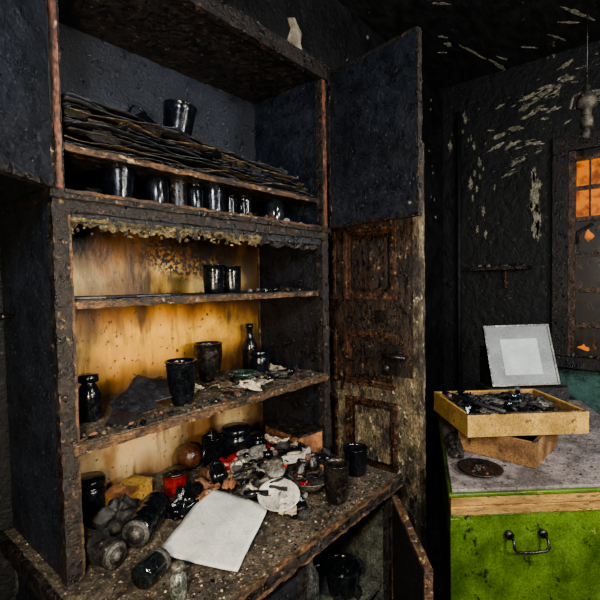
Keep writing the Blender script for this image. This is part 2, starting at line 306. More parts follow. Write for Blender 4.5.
m.box(XL-.012,XR+.012,YF-.03,YB,DZ-.012,DZ+.008,wood_ch,j=.003); m.box(XL,XR,YF-.018,YF+.01,DZ-.04,DZ-.010,wood_ch,j=.004); m.box(XL+.02,XR-.02,YF-.006,YF+.02,DZ-.065,DZ-.035,soot,j=.005)
m.box(XL+.02,XR-.02,YF-.034,YF-.028,DZ+.001,DZ+.009,wood_ed,j=.004)
def shelf(z,t,y0,jf=.004,topm=wood_ch):
    m.box(XL+.02,XR-.02,y0,YB-.012,z-t,z,topm,j=jf)
    m.box(XL+.022,XR-.022,y0-.006,y0+.004,z-t-.002,z-.004,wood_ed,j=jf)
shelf(1.82,.018,YF+.01,.004); shelf(1.437,.020,YF+.01,.003,charp); shelf(1.088,.026,YF-.02,.006,wood_tan)
cup=m.obj('burnt_cupboard')
def child(o,p):
    o.parent=p; o.matrix_parent_inverse=p.matrix_world.inverted()
bpy.context.view_layer.update()
m=M()
CF=.745
m.box(XL-.03,XR-.03,CF,YB,.712,.75,wood_tan,j=.004)
m.box(XL-.035,XR-.025,CF-.012,CF+.002,.708,.752,wood_ed,j=.006); m.box(XL-.035,XR-.025,CF-.016,CF-.008,.722,.742,wood_ch,j=.007)
m.box(XL-.042,XL-.028,CF,YB,.706,.754,wood_ch,j=.004)
m.box(XL,XL+.02,CF+.04,YB,.0,.712,soot,j=.002); m.box(XR-.06,XR-.04,CF+.04,YB,0,.712,rail,j=.002)
m.box(XL,XR-.05,YB-.02,YB,0,.712,rail); m.box(XL+.02,XR-.06,CF+.06,YB-.02,.31,.33,rail,j=.003); m.box(XL+.02,XR-.06,CF+.06,YB-.02,.03,.06,wood_ch)
m.box(XL,XR-.04,CF+.02,CF+.045,.68,.712,wood_ch,j=.003); m.box(.87,.91,CF+.02,CF+.045,0,.67,wood_ch,j=.003); m.box(XL,XL+.04,CF+.02,CF+.045,0,.67,wood_ch,j=.003); m.box(XR-.075,XR-.04,CF+.02,CF+.045,0,.67,wood_ch,j=.003)
m.box(XL+.04,.87,CF+.02,CF+.04,.06,.66,soot,j=.002)
b=m.obj('base_cabinet')
def leaf(name,hx,hy,ex,ey,z0,z1,mat,edge,th=.02):
    m=M(); L=math.hypot(ex-hx,ey-hy); a=math.degrees(math.atan2(ey-hy,ex-hx)); T=TR(hx,hy,0)@RZ(a)
    m.box(0,L,-th/2,th/2,z0,z1,mat,T,n=(1,1,1))
    e=.006
    m.box(-.002,L+.002,-th/2-.002,th/2+.002,z0-e,z0+.006,edge,T,j=.002); m.box(-.002,L+.002,-th/2-.002,th/2+.002,z1-.006,z1+e,edge,T,j=.002)
    m.box(L-.006,L+.004,-th/2-.002,th/2+.002,z0,z1,edge,T,j=.003); m.box(-.002,.006,-th/2-.002,th/2+.002,z0,z1,edge,T,j=.003)
    for zz in (z0+.08,z1-.08): m.tube([(0,0,zz-.03),(0,0,zz+.03)],th/2+.004,blackm,8,T)
    m.tube([(L-.03,-th/2,z0+.04),(L-.03,-th/2-.012,z0+.04)],.007,dishm,10,T)
    m.tube([(L-.03,th/2,z0+.04),(L-.03,th/2+.012,z0+.04)],.008,blackm,10,T)
    return m.obj(name)
d1=leaf('upper_door_right',XR+.012,YF-.035,1.405,.645,1.70,2.32,sootblue,wood_ch)
d2=leaf('upper_door_left',XL-.012,YF-.035,.03,.80,1.70,2.32,sootblue,wood_ch)
d3=leaf('base_door_right',1.375,.735,1.075,.475,.09,.69,soot,wood_ed)
bpy.context.view_layer.update()
for d in (d1,d2): child(d,cup)
child(d3,b)
m=M(); m.tube([(XL+.002,1.40,1.39),(XL-.02,1.40,1.39),(XL-.03,1.40,1.39)],.01,blackm,10,rf=[.006,.007,.012]); k=m.obj('side_knob'); bpy.context.view_layer.update(); child(k,cup)

m=M()
def cf(u,v):
    x=XL+.03+u*.66; l=.004+.050*max(0,.40+1.2*noise.noise(Vector((x*9,1,0))))*(1-u*.35)+.014*noise.noise(Vector((x*70,2,0)))+(.03 if u>.88 else 0)*math.sin((u-.88)/.12*3.14)
    y=YF-.008+.014*noise.noise(Vector((x*45,v*6,0)))+.01*v
    return (x,y,DZ-.048-max(l,.003)*v-.004+.004*noise.noise(Vector((x*90,v*9,4))))
m.grid(220,10,cf,crustm,th=.004)
def cf2(u,v):
    x=XL+.68+u*.36; l=.008+.024*(.5+noise.noise(Vector((x*20,1,0))))
    return (x,YF+.004+.01*noise.noise(Vector((x*40,v*6,0))),DZ-.06-l*v)
m.grid(80,4,cf2,wood_ch,th=.004)
for k in range(60):
    x=XL+.03+random.random()*.62; m.chunk((x,YF-.012+random.uniform(-.004,.004),DZ-.075-random.random()*.02),[random.uniform(.003,.010),.004,random.uniform(.003,.009)],random.choice([crustm,wood_ch,crustm]))
m.obj('hanging_paint_crust')

m=M()
for k in range(12):
    z0=1.823+k*.0075; sd=k*7.3; dx=random.uniform(-.02,.02); dy=random.uniform(0,.035)
    def sf(u,v,k=k,sd=sd,z0=z0,dx=dx,dy=dy):
        x=.44+dx*.5+u*(.95-.016*k)
        edge=.045*noise.noise(Vector((u*7,sd,0)))+.010*noise.noise(Vector((u*40,sd,0)))
        y=YF-.035+dy+edge*.8*(1-v)+v*.37+.012
        w=.010*noise.noise(Vector((x*4+sd*.3,y*5,sd)))+.004*noise.noise(Vector((x*12,y*12,sd)))+.002*noise.noise(Vector((x*50,y*50,sd)))
        lift=.024*(1-u)**1.3*(k/8)*(1-v*.4)-.0050*k*max(0,u-.6)
        front=-.016*max(0,1-v*7)*max(0,.5+1.4*noise.noise(Vector((x*6,sd,0))))
        zz=max(z0+lift+w*.6+.004,1.8235+k*.0016)
        if y>YF+.0: zz=max(zz+front,1.8235+k*.0016)
        else: zz+=front
        return (min(max(x,.425),1.425),min(y,1.465),zz)
    m.grid(130,16,sf,[charp,flakem,paperedge,charp,flakem,charp][k%6],th=.0016)
for k in range(50):
    x=random.uniform(.46,1.36); y=1.085+random.uniform(0,.06); a=random.uniform(-50,50)
    m.poly(ragged(14,random.uniform(.012,.045),random.uniform(.010,.028),k),.0015,random.choice([charp,paperedge,flakem,charp]),TR(x,y,1.835+random.random()*.07*(1.5-x)+.01)@RZ(a)@RX(random.uniform(-45,25))@RY(random.uniform(-15,15)))
for k in range(60):
    x=random.uniform(.46,1.36); m.chunk((x,random.uniform(1.10,1.3),1.905-.04*max(0,x-.95)),[random.uniform(.004,.014) for _ in range(3)],random.choice([charp,charp,flakem]))
m.obj('stack_of_charred_sheets')

# ---------------------------------------------------------------- vessels
def hollow(m,rb,rt,h,mat,loc,t=.004,mtx=None,j=.0015,rib=0,lip=.002,bulge=0,seg=28):
    pr=[(0.0005,0),(rb*.9,0),(rb,.004)]
    for i in range(1,7):
        f=i/6; pr.append((rb+(rt-rb)*f+bulge*math.sin(math.pi*f),h*f*.97))
    pr+= [(rt+lip,h*.985),(rt+lip*.5,h),(rt-t,h),(rt-t-.001,h*.9)]
    for i in range(4,0,-1):
        f=i/5; pr.append((rb+(rt-rb)*f-t+bulge*math.sin(math.pi*f),max(h*f,.008)))
    pr.append((.0005,.008)); m.lathe(pr,mat,loc,seg,mtx,j,rib)
def handle(m,r,z,h,mat,loc,ang,w=.03,mtx=None):
    T=TR(*loc)
    if mtx: T=T@mtx
    T=T@RZ(ang); m.tube([(r-.004,0,z+h),(r+w*.7,0,z+h*.95),(r+w,0,z+h*.6),(r+w*.8,0,z+h*.25),(r-.006,0,z)],.0048,mat,8,T)
def bottle(m,r,h,mat,loc,neck=.4,cap=None,mtx=None,shoulder=.62):
    nr=r*neck
    m.lathe([(.0005,0),(r*.92,0),(r,.006),(r,h*shoulder*.9),(r*.92,h*shoulder),(nr*1.3,h*(shoulder+.12)),(nr,h*(shoulder+.17)),(nr,h*.9),(nr*1.25,h*.92),(nr*1.25,h),(nr*.7,h),(nr*.6,h*.9),(.0005,h*.88)],mat,loc,28,mtx,.001)
    if cap: m.lathe([(nr*1.3,h*.86),(nr*1.5,h*.87),(nr*1.5,h*1.02),(nr*1.3,h*1.04),(.0005,h*1.04)],cap,loc,16,mtx,.0005)
def jar(m,r,h,mat,loc,lid=None,mtx=None):
    m.lathe([(.0005,0),(r*.9,0),(r,.008),(r,h*.68),(r*.93,h*.76),(r*.84,h*.8),(r*.84,h*.84)],mat,loc,30,mtx,.0015)
    m.lathe([(r*.84,h*.8),(r*.95,h*.81),(r*.97,h*.84),(r*.97,h*.96),(r*.9,h),(r*.25,h*1.01),(.0005,h*1.01)],lid or mat,loc,30,mtx,.001)
D=DZ+.012
m=M(); hollow(m,.034,.050,.135,blackp,(.62,1.20,D),lip=.004); m.obj('sooty_tumbler')
m=M(); bottle(m,.034,.170,blackp,(.735,1.19,D),.42,blackm,shoulder=.55); m.obj('sooty_bottle')
m=M(); hollow(m,.03,.03,.130,blackm,(.815,1.20,D),lip=.003); m.obj('burnt_tin_can')
m=M(); jar(m,.026,.110,blackp,(.875,1.19,D)); m.obj('sooty_jar')
m=M(); hollow(m,.040,.046,.150,blackp,(.96,1.20,D),rib=.04,seg=36); m.obj('ribbed_glass_vase')
m=M(); hollow(m,.022,.026,.09,blackp,(1.06,1.23,D)); handle(m,.024,.02,.05,blackp,(1.06,1.23,D),-60,.02); m.obj('small_sooty_cup')
m=M(); hollow(m,.026,.034,.100,blackp,(1.14,1.24,D)); m.obj('small_sooty_cup')
m=M(); bottle(m,.040,.130,glassd,(1.255,1.19,D),.6,dishm,shoulder=.6); m.obj('glass_stoppered_jar')
m=M()
for k in range(40):
    m.chunk((random.uniform(1.0,1.41),random.uniform(1.12,1.20),D-.002),[random.uniform(.006,.022) for _ in range(3)],random.choice([charp,greyp,rust,blackp]))
m.obj('charred_bits')
m=M(); T=RX(6)@RY(6); hollow(m,.044,.053,.130,blackp,(.84,1.24,1.930),mtx=T); handle(m,.046,.02,.08,blackp,(.84,1.24,1.930),35,.03,T)
m.obj('sooty_mug')
m=M(); T=RX(-20)@RY(-18)
m.lathe([(.0005,0),(.026,0),(.034,.012),(.036,.03),(.030,.048),(.022,.058),(.026,.066),(.022,.067),(.018,.058),(.0005,.05)],blackp,(.735,1.22,1.93),24,T,.001); m.tube([TR(.735,1.22,1.93)@T@Vector(p) for p in [(.02,0,.06),(.03,.0,.085),(0,0,.105),(-.03,0,.085),(-.022,0,.06)]],.004,blackp,8); m.tube([TR(.735,1.22,1.93)@T@Vector(p) for p in [(-.03,0,.025),(-.05,0,.035),(-.062,0,.055)]],.007,blackp,8,rf=[.009,.007,.005])
m.obj('small_black_jug')
z=1.438
m=M(); hollow(m,.034,.040,.100,blackp,(.975,1.23,z)); m.obj('sooty_glass')
m=M(); hollow(m,.034,.038,.098,blackp,(1.065,1.24,z)); m.obj('sooty_glass')
m=M()
for k in range(20): m.chunk((random.uniform(1.16,1.41),random.uniform(1.13,1.3),z),[random.uniform(.005,.018),random.uniform(.005,.014),random.uniform(.004,.009)],random.choice([greyp,blackp,charp]))
m.box(1.29,1.36,1.2,1.24,z,z+.018,blackm,j=.002); m.obj('small_burnt_scraps')
m=M(); m.poly([(.43,1.12),(.52,1.095),(.62,1.12),(.72,1.11),(.78,1.14),(.74,1.20),(.60,1.26),(.50,1.3),(.43,1.28)],.004,flakem,TR(0,0,z+.001)); m.obj('charred_sheet')
z=1.090
m=M(); bottle(m,.033,.125,blackp,(.535,1.25,z),.55,blackp,shoulder=.66); m.obj('sooty_bottle')
m=M(); m.poly([(.50,1.15,0),(.53,1.10,.002),(.60,1.13,.012),(.64,1.12,.018),(.66,1.16,.03),(.71,1.15,.035),(.72,1.20,.05),(.77,1.22,.065),(.75,1.27,.075),(.71,1.26,.075),(.69,1.31,.085),(.66,1.29,.08),(.62,1.25,.06),(.56,1.24,.035),(.55,1.20,.02)],.003,flakem,TR(.03,0,z+.001)); m.obj('curled_black_flake')
m=M(); hollow(m,.032,.048,.140,blackp,(.79,1.17,z),bulge=.003,lip=.004); m.obj('sooty_drinking_glass')
m=M(); hollow(m,.032,.054,.150,blackm,(1.05,1.37,z),bulge=.008,lip=.004); m.obj('burnt_metal_beaker')
m=M(); bottle(m,.034,.20,blackp,(1.32,1.42,z),.42,None,shoulder=.55); m.obj('long_necked_bottle')
m=M(); jar(m,.046,.10,blackp,(1.26,1.30,z)); m.obj('sooty_jar')
m=M(); m.lathe([(.0005,.0),(.03,.0),(.05,.02),(.055,.028),(.05,.03),(.03,.012),(.0005,.008)],greenish,(1.15,1.27,z)); m.obj('green_glass_saucer')
def sheetpiece(m,x,y,z,a,b,rot,tx,ty,mat,cr=.01,th=.0015):
    sd=random.random()*99
    T=TR(x,y,z)@RZ(rot)@RX(tx)@RY(ty)
    def f(u,v): 
        w=cr*noise.noise(Vector((u*2.5+sd,v*2.5,sd)))+cr*.5*noise.noise(Vector((u*7+sd,v*7,sd)))
        e=.12*noise.noise(Vector((u*4+sd,v*4,1))); e2=.12*noise.noise(Vector((u*4+sd,v*4,9)))
        return ((u-.5+e)*a,(v-.5+e2)*b,w)
    m.grid(8,8,f,mat,T,smooth=False,th=th)
m=M()
for k in range(150):
    x=random.uniform(.80,1.40) if k%4 else random.uniform(.44,.8); y=random.uniform(1.09,1.34) if x>1.0 else random.uniform(1.08,1.14)
    m.chunk((x,y,z-.001),[random.uniform(.003,.014),random.uniform(.003,.012),random.uniform(.003,.008)],random.choice([greyp,charp,charp,charp,rust,wood_tan,blackp,charp]))
for k in range(34):
    sheetpiece(m,random.uniform(.90,1.36),random.uniform(1.12,1.3),z+random.uniform(.010,.028),random.uniform(.03,.11),random.uniform(.02,.06),random.uniform(0,180),random.uniform(-20,20),random.uniform(-20,20),random.choice([beige,greyp,charp,flakem,charp,paperedge]))
for k,(x,y) in enumerate([(1.10,1.13),(1.17,1.16),(1.24,1.15),(1.31,1.17)]):
    m.lathe([(.0005,0),(.018,.004),(.02,.014),(.016,.022),(.0005,.024)],[greyp,blackp,dishm,blackp][k],(x,y,z+.006))
m.obj('shelf_debris')

# ---------------------------------------------------------------- counter contents
z=.752
m=M(); jar(m,.052,.12,blackp,(.575,1.37,z)); m.obj('black_lidded_jar')
m=M(); T=TR(.685,1.33,z)@RZ(25); m.box(-.07,.07,-.04,.04,0,.065,yell,T,j=.002); m.box(-.072,-.01,-.042,.042,.058,.070,card,T,j=.002); m.obj('scorched_card_box')
def lump(m,x,y,z,a,b,h,mat,rot=0,sd=0):
    T=TR(x,y,z)@RZ(rot)
    def f(u,v):
        th=u*2*math.pi; ph=v*math.pi/2
        p=Vector((math.cos(th)*math.cos(ph),math.sin(th)*math.cos(ph),math.sin(ph)))
        k=1+.35*noise.noise(p*2.2+Vector((sd,sd,0)))+.18*noise.noise(p*6+Vector((sd,0,0)))
        return (p.x*a*k,p.y*b*k,p.z*h*k)
    m.grid(48,16,f,mat,T)
m=M(); lump(m,.61,1.25,z,.085,.055,.065,charp,20,3); lump(m,.68,1.22,z,.05,.04,.045,cloth,60,5); m.obj('burnt_cloth_bundle')
def roll(name,x0,y0,x1,y1,r,mat,zz=z):
    m=M(); a=Vector((x0,y0,zz+r)); b=Vector((x1,y1,zz+r)); d=b-a
    n=18; pts=[a+d*i/n for i in range(n+1)]
    m.tube(pts,r,mat,24,rf=[r*(.84+.14*abs(noise.noise(Vector((i*.9,x0*9,0))))+(.03 if i%3 else 0)) for i in range(n+1)])
    u=d.normalized()
    for e,s_ in ((a,-1),(b,1)):
        m.tube([e+u*s_*.0005,e+u*s_*.004],r*.82,rollend,20); m.tube([e+u*s_*.004,e+u*s_*.008],r*.55,charp,20); m.tube([e+u*s_*.008,e+u*s_*.010],r*.3,rollend,16)
    return m.obj(name)
roll('charred_roll',.47,1.19,.50,1.05,.038,charp); roll('charred_roll',.575,1.085,.70,1.185,.046,blackp)
m=M(); lump(m,.80,1.17,z,.09,.05,.065,blackp,30,8); m.obj('melted_black_lump')
m=M(); bottle(m,.02,.075,greyg,(.545,.845,z),.5,dishm); m.obj('small_clear_bottle')
m=M(); jar(m,.03,.08,glassd,(.50,.93,z+.0315),rollend,RZ(20)@RY(90)); m.obj('fallen_glass_jar')
m=M()
def ps(u,v):
    A=Vector((.88,1.165));B=Vector((.930,.930));C=Vector((.668,.780));Dd=Vector((.592,1.01))
    p=(A*(1-u)+Dd*u)*(1-v)+(B*(1-u)+C*u)*v
    p+=Vector((.002*noise.noise(Vector((u*9,v*9,1))),.002*noise.noise(Vector((u*9,v*9,5)))))
    zz=.778-.010*u+.004*noise.noise(Vector((p.x*6,p.y*6,0)))+.008*(1-v)*(1-u)+.006*v*v*u
    return (p.x,p.y,zz)
m.grid(20,16,ps,paperw,th=.0025)
m.obj('white_paper_sheet')
m=M()
for x,y in [(.86,1.10),(.80,1.02),(.70,.98),(.86,.98),(.74,.90)]: m.chunk((x,y,z),(.04,.035,.007),charp)
m.obj('charred_scraps_under_sheet')
def dish(name,x,y,zz,r,mat,tx,ty,d=.02):
    m=M(); m.lathe([(.0005,0),(r*.55,0),(r*.75,d*.4),(r,d),(r*1.02,d*1.05),(r*.98,d*1.15),(r*.72,d*.55),(r*.5,d*.2),(.0005,d*.18)],mat,(x,y,zz),32,RX(tx)@RY(ty),.001); return m.obj(name)
dish('grey_metal_dish',.970,.925,.785,.066,palepl,14,-14); dish('grey_metal_dish',1.08,.89,.785,.055,dishm,-8,10)
m=M(); hollow(m,.037,.039,.07,redm,(.825,1.28,z)); m.lathe([(.0005,.07),(.041,.07),(.043,.074),(.041,.08),(.0005,.082)],blackm,(.825,1.28,z)); m.obj('red_tin')
m=M(); m.lathe([(.0005,0),(.03,.002),(.046,.02),(.05,.042),(.044,.066),(.028,.084),(.010,.092),(.0005,.093)],ballm,(.985,1.42,z),28); m.obj('brown_enamel_dome')
m=M(); jar(m,.062,.14,blackp,(1.14,1.32,z)); m.obj('black_lidded_jar')
m=M(); hollow(m,.038,.042,.13,blackp,(1.03,1.33,z)); handle(m,.038,.03,.07,blackp,(1.03,1.33,z),200)
m.tube([(1.03,1.33,z+.02),(1.015,1.32,z+.165)],.003,blackm,6); m.obj('sooty_mug')
m=M(); T=TR(1.355,1.20,z)@RZ(-8); m.box(-.065,.065,-.11,.11,0,.105,card,T,j=.002); m.box(-.067,.067,-.112,.112,.10,.110,wood_ch,T,j=.003); m.obj('brown_carton')
m=M(); hollow(m,.034,.042,.125,blackm,(1.13,.815,z),bulge=.002); m.obj('burnt_metal_cup')
m=M(); hollow(m,.038,.044,.10,blackp,(1.34,.875,z)); m.obj('sooty_tumbler')
m=M(); jar(m,.04,.09,blackp,(1.235,1.29,z)); m.obj('sooty_jar')
m=M()
def heap(x,y):
    d=math.hypot((x-1.10)/.26,(y-1.08)/.20); return .070*max(0,1-d)
def blocked(x,y,e=0):
    return math.hypot(x-1.13,y-.815)<.06+e or math.hypot(x-1.34,y-.875)<.06+e or math.hypot(x-1.14,y-1.32)<.075+e or math.hypot(x-.825,y-1.28)<.05+e or math.hypot(x-1.03,y-1.33)<.05+e or (1.27<x and 1.07<y) or (x<.95 and y<1.14)
for k in range(330):
    x=random.gauss(1.10,.17); y=random.gauss(1.06,.13)
    if not(.70<x<1.40 and .78<y<1.30) or blocked(x,y): continue
    q=random.random()**2
    m.chunk((x,y,z+heap(x,y)*random.random()),[.008+.036*q*random.uniform(.5,1),.008+.032*q*random.uniform(.5,1),.006+.026*q],random.choice([greyp,charp,charp,rust,wood_tan,blackp,blackp,cloth,paperedge,charp,flakem,blackp]))
mats=[beige,beige,greyp,charp,flakem,paperedge,card,palepl,charp,blackp,charp,redm,charp,blackm]
for k in range(110):
    x=random.gauss(1.10,.16); y=random.gauss(1.07,.12)
    if not(.74<x<1.37 and .82<y<1.28) or blocked(x,y,.035): continue
    sheetpiece(m,x,y,z+.020+heap(x,y)+random.uniform(0,.015),random.uniform(.04,.13),random.uniform(.03,.08),random.uniform(0,180),random.uniform(-28,28),random.uniform(-25,25),random.choice(mats),.012,.004)
for k in range(44):
    x=random.gauss(1.10,.12); y=random.gauss(1.08,.09); a=random.random()*6.28; l=random.uniform(.03,.09); zz=z+.035+heap(x,y)
    if blocked(x,y,.05): continue
    m.tube([(x,y,zz),(x+l*math.cos(a),y+l*math.sin(a),zz+random.uniform(0,.03))],random.uniform(.003,.020),random.choice([rust,blackm,blackm,redm,charp,blackp,blackp]),14)
for k,(x,y) in enumerate([(1.0,1.06),(1.18,.95),(1.24,1.08),(.98,1.16),(1.10,.95)]):
    jar(m,.024,.055,[blackp,blackm,glassd,palepl,blackm][k],(x,y,z+heap(x,y)+.03),None,RX(60*math.cos(k*2))@RY(70*math.sin(k*2+1)))
m.obj('burnt_debris_heap')
m=M(); T=TR(1.15,1.00,.835)@RZ(25)@RX(-12)@RY(8); m.box(-.06,.06,-.035,.035,0,.028,palepl,T,j=.003); m.box(-.04,.02,-.02,.02,.026,.034,beige,T,j=.002); m.obj('pale_plastic_casing')
m=M(); sheetpiece(m,1.05,1.13,.86,.10,.06,-30,14,-16,greyp,.014,.006); m.obj('grey_booklet')
m=M(); sheetpiece(m,1.20,1.15,.86,.10,.07,60,16,12,beige,.016,.006); m.obj('scorched_letter')
m=M(); m.lathe([(.0005,0),(.034,.0),(.036,.004),(.036,.016),(.033,.019),(.0005,.019)],dishm,(1.03,1.0,.835),24,RX(30)@RY(-20)); m.obj('jar_lid')
m=M(); m.lathe([(.0005,0),(.026,.0),(.028,.004),(.028,.05),(.025,.055),(.0005,.055)],rust,(.93,1.25,.785),24,RX(70)@RY(0)); m.obj('rusty_tin')
m=M(); m.lathe([(.0005,0),(.022,.0),(.024,.004),(.024,.04),(.020,.045),(.0005,.045)],redm,(1.02,1.22,.81),24,RX(60)@RY(30)); m.obj('red_tin')
m=M(); bottle(m,.024,.10,glassd,(1.26,1.03,.79),.45,None,RX(80)@RY(20)); m.obj('dark_glass_bottle')
m=M(); jar(m,.03,.07,blackp,(.93,1.16,.79),None,RX(-60)@RY(20)); m.obj('fallen_sooty_pot')
m=M()
for k in range(1100):
    x=random.uniform(.39,1.40); y=random.uniform(.75,1.45) if random.random()<.5 else .75+abs(random.gauss(0,.08))
    s_=random.uniform(.001,.0038)*(1.5 if k%9==0 else 1)
    m.chunk((x,min(y,1.45),z-.002),(s_,s_*random.uniform(.6,1.4),s_*.7),random.choice([beige,greyp,charp,charp,rust,blackp,wood_tan,wood_tan,charp,charp]))
m.obj('scattered_ash_crumbs')
m=M(); bottle(m,.035,.2,greyg,(1.12,.93,.3335),.4,None); m.obj('dusty_bottle')
m=M(); bottle(m,.035,.2,blackp,(1.20,1.05,.3335+.036),.4,None,RZ(-30)@RY(90)); m.obj('fallen_bottle')
m=M(); hollow(m,.05,.065,.10,glassd,(1.26,.89,.3335)); m.obj('dusty_glass_bowl')
m=M(); jar(m,.05,.14,dishm,(1.02,1.0,.3335)); m.obj('dusty_jar')
m=M()
for k in range(40): m.chunk((random.uniform(.95,1.35),random.uniform(.84,1.2),.331),[random.uniform(.01,.035) for _ in range(3)],random.choice([greyp,charp,beige,cloth]))
m.obj('rubble_in_base')

# ---------------------------------------------------------------- panelled door
m=M(); DX=1.70; y0,y1=.79,1.47; HD=2.05
m.box(DX+.022,DX+.038,y0+.02,y1-.02,0,HD-.02,doorm)
def dp(a,b_,c,d,mt=doorm,x0=DX,j=.002): m.box(x0,DX+.05,a,b_,c,d,mt,j=j)
dp(y0,y0+.10,1.05,HD); dp(y0,y0+.10,.0,1.05,doorlow); dp(1.16,1.21,.95,HD); dp(1.16,1.21,0,.95,doorlow); dp(y1-.09,y1,0,HD)
m.box(DX-.003,DX+.053,y0-.006,y0+.022,0,HD,doorlow,j=.004)
for a,b_,mt in [(0,.16,doorlow),(.50,.60,doorlow),(.93,.99,doorlow),(1.24,1.39,doorm),(1.71,1.80,doorm),(1.97,HD,doorm)]: dp(y0+.08,y1-.05,a,b_,mt)
for (pa,pb) in ((y0+.10,1.16),(1.21,y1-.09)):
    for (a,b_,mt) in [(.16,.50,doorlow),(.60,.93,doorlow),(.99,1.24,doorm),(1.39,1.71,doorm),(1.80,1.97,doorm)]:
        m.box(DX+.004,DX+.03,pa+.045,pb-.045,a+.045,b_-.045,mt,j=.002)
        for e0,xx in ((0,-.010),(.014,.002)):
            w_=.013; A0,A1,B0,B1=pa+e0,pb-e0,a+e0,b_-e0
            for q0,q1,r0,r1 in [(A0,A0+w_,B0,B1),(A1-w_,A1,B0,B1),(A0,A1,B0,B0+w_),(A0,A1,B1-w_,B1)]: m.box(DX+xx,DX+.03,q0,q1,r0,r1,mould,j=.002)
m.box(DX-.028,DX,.875,.955,1.06,1.19,blackm,j=.001); m.tube([(DX-.02,.925,1.15),(DX-.055,.925,1.15),(DX-.06,.90,1.15),(DX-.06,.82,1.145)],.009,blackm,10); m.tube([(DX-.028,.925,1.09),(DX-.036,.925,1.09)],.012,dishm,12)
m.box(DX-.016,DX,.93,.99,1.29,1.34,blackm)
m.obj('door_1')

# ---------------------------------------------------------------- green chest
FL=Vector((1.43,.55)); df=Vector((.68,-.735)).normalized(); dl=Vector((.905,.42)).normalized(); W=.86; Lc=1.08
m=M()
def cq(s0,s1,l0,l1,z0,z1,mat):
    P=[FL+df*s+dl*l for s,l in ((s0,l0),(s1,l0),(s1,l1),(s0,l1))]
    m.add([(p.x,p.y,z0) for p in P]+[(p.x,p.y,z1) for p in P],[[3,2,1,0],[4,5,6,7],[0,1,5,4],[1,2,6,5],[2,3,7,6],[3,0,4,7]],mat)
cq(.008,W-.008,.010,Lc-.01,.0,.655,green); cq(.0,W,.002,Lc,.658,.690,bandm); cq(.0,W,.000,Lc,.692,.722,bandm); cq(-.006,W+.006,-.006,Lc,.726,.738,green); cq(.004,W-.004,.004,Lc-.01,.738,.75,chesttop)
cq(.012,W-.012,.014,Lc-.02,.65,.73,drawd); cq(-.004,W+.004,.0,.03,0,.05,green)
cq(-.002,.03,.0,.03,.02,.65,green)
ch=m.obj('green_chest',bevel=.003)
m=M()
nn=Vector((df.y,-df.x)); nn=nn if nn.dot(dl)<0 else -nn
def hp(s,o,zz): p=FL+df*s+nn*o; return (p.x,p.y,zz)
m.tube([hp(.205,.012,.585),hp(.205,.03,.58),hp(.205,.036,.556),hp(.215,.036,.545),hp(.265,.036,.541),hp(.315,.036,.545),hp(.325,.036,.556),hp(.325,.03,.58),hp(.325,.012,.585)],.005,blackm,10)
for s_ in (.205,.325):
    c=Vector(hp(s_,-.006,.585)); c2=Vector(hp(s_,.008,.585)); m.tube([c,c2],.014,blackm,14)
h=m.obj('chest_handle'); bpy.context.view_layer.update(); child(h,ch)
def drawer(name,x,y,zz,ang,w,d,h,mo,mi,t=.012):
    m=M(); T=TR(x,y,zz)@RZ(ang)
    m.box(0,w,0,t,0,h,mo,T); m.box(0,w,d-t,d,0,h,mo,T); m.box(0,t,t,d-t,0,h,mo,T); m.box(w-t,w,t,d-t,0,h,mo,T); m.box(t,w-t,t,d-t,.006,.014,mi,T)
    m.box(t,w-t,t,t+.002,.01,h-.004,mi,T); m.box(t,t+.002,t,d-t,.01,h-.004,mi,T); m.box(t,w-t,d-t-.002,d-t,.01,h-.004,mi,T); m.box(w-t-.002,w-t,t,d-t,.01,h-.004,mi,T)
    m.box(-.001,w+.001,-.001,t+.001,h,h+.003,wood_ed,T,j=.001)
    m.obj(name,bevel=.0015); return T
T=drawer('wooden_drawer',1.787,.362,.752,-3,.34,.30,.098,drawd,drawd)
T=drawer('wooden_drawer',1.685,.58,.853,-47,.49,.37,.088,drawm,drawd)
m=M()
for k in range(110):
    m.chunk(T@Vector((random.uniform(.05,.44),random.uniform(.05,.32),.016)),[random.uniform(.012,.042),random.uniform(.01,.035),random.uniform(.012,.048)],random.choice([charp,blackp,flakem,charp,charp,cloth]))
for k in range(40):
    p=T@Vector((random.uniform(.07,.42),random.uniform(.07,.30),random.uniform(.07,.105)))
    sheetpiece(m,p.x,p.y,p.z,random.uniform(.04,.12),random.uniform(.03,.06),random.uniform(0,180),random.uniform(-25,25),random.uniform(-25,25),random.choice([charp,flakem,charp,charp,greyp,blackp]),.014)
for k in range(8):
    p=T@Vector((random.uniform(.08,.36),random.uniform(.08,.28),.09)); a=random.random()*3; m.tube([p,p+Vector((.08*math.cos(a),.08*math.sin(a),.01))],.012,random.choice([dishm,blackp,glassd,blackp]),12)
m.obj('burnt_papers_in_drawer')
m=M(); m.tube([T@Vector((.02,.30,.101)),T@Vector((.14,-.02,.102))],.010,flakem,8); m.obj('charred_slat')
m=M(); m.lathe([(.0005,0),(.05,0),(.062,.006),(.08,.012),(.082,.015),(.078,.017),(.06,.010),(.048,.006),(.0005,.006)],blackm,(1.64,.52,.752),36)
for k in range(12): m.chunk((1.64+random.gauss(0,.02),.52+random.gauss(0,.02),.757),[random.uniform(.003,.008) for _ in range(3)],random.choice([charp,rust,wood_tan]))
m.obj('burnt_plate')
m=M()
for k in range(260):
    s_=random.uniform(.02,.8); l=random.uniform(.03,1.0); p=FL+df*s_+dl*l; q=random.uniform(.0015,.005)
    if (p-Vector((1.64,.52))).length<.1: continue
    m.chunk((p.x,p.y,.750),(q,q,q*.6),random.choice([greyp,charp,charp,blackp]))
m.obj('ash_crumbs_on_chest')
m=M(); lump(m,1.80,.68,.751,.12,.035,.05,cloth,30,4); m.obj('grey_rag')
A=math.degrees(math.atan2(-.763,.647))
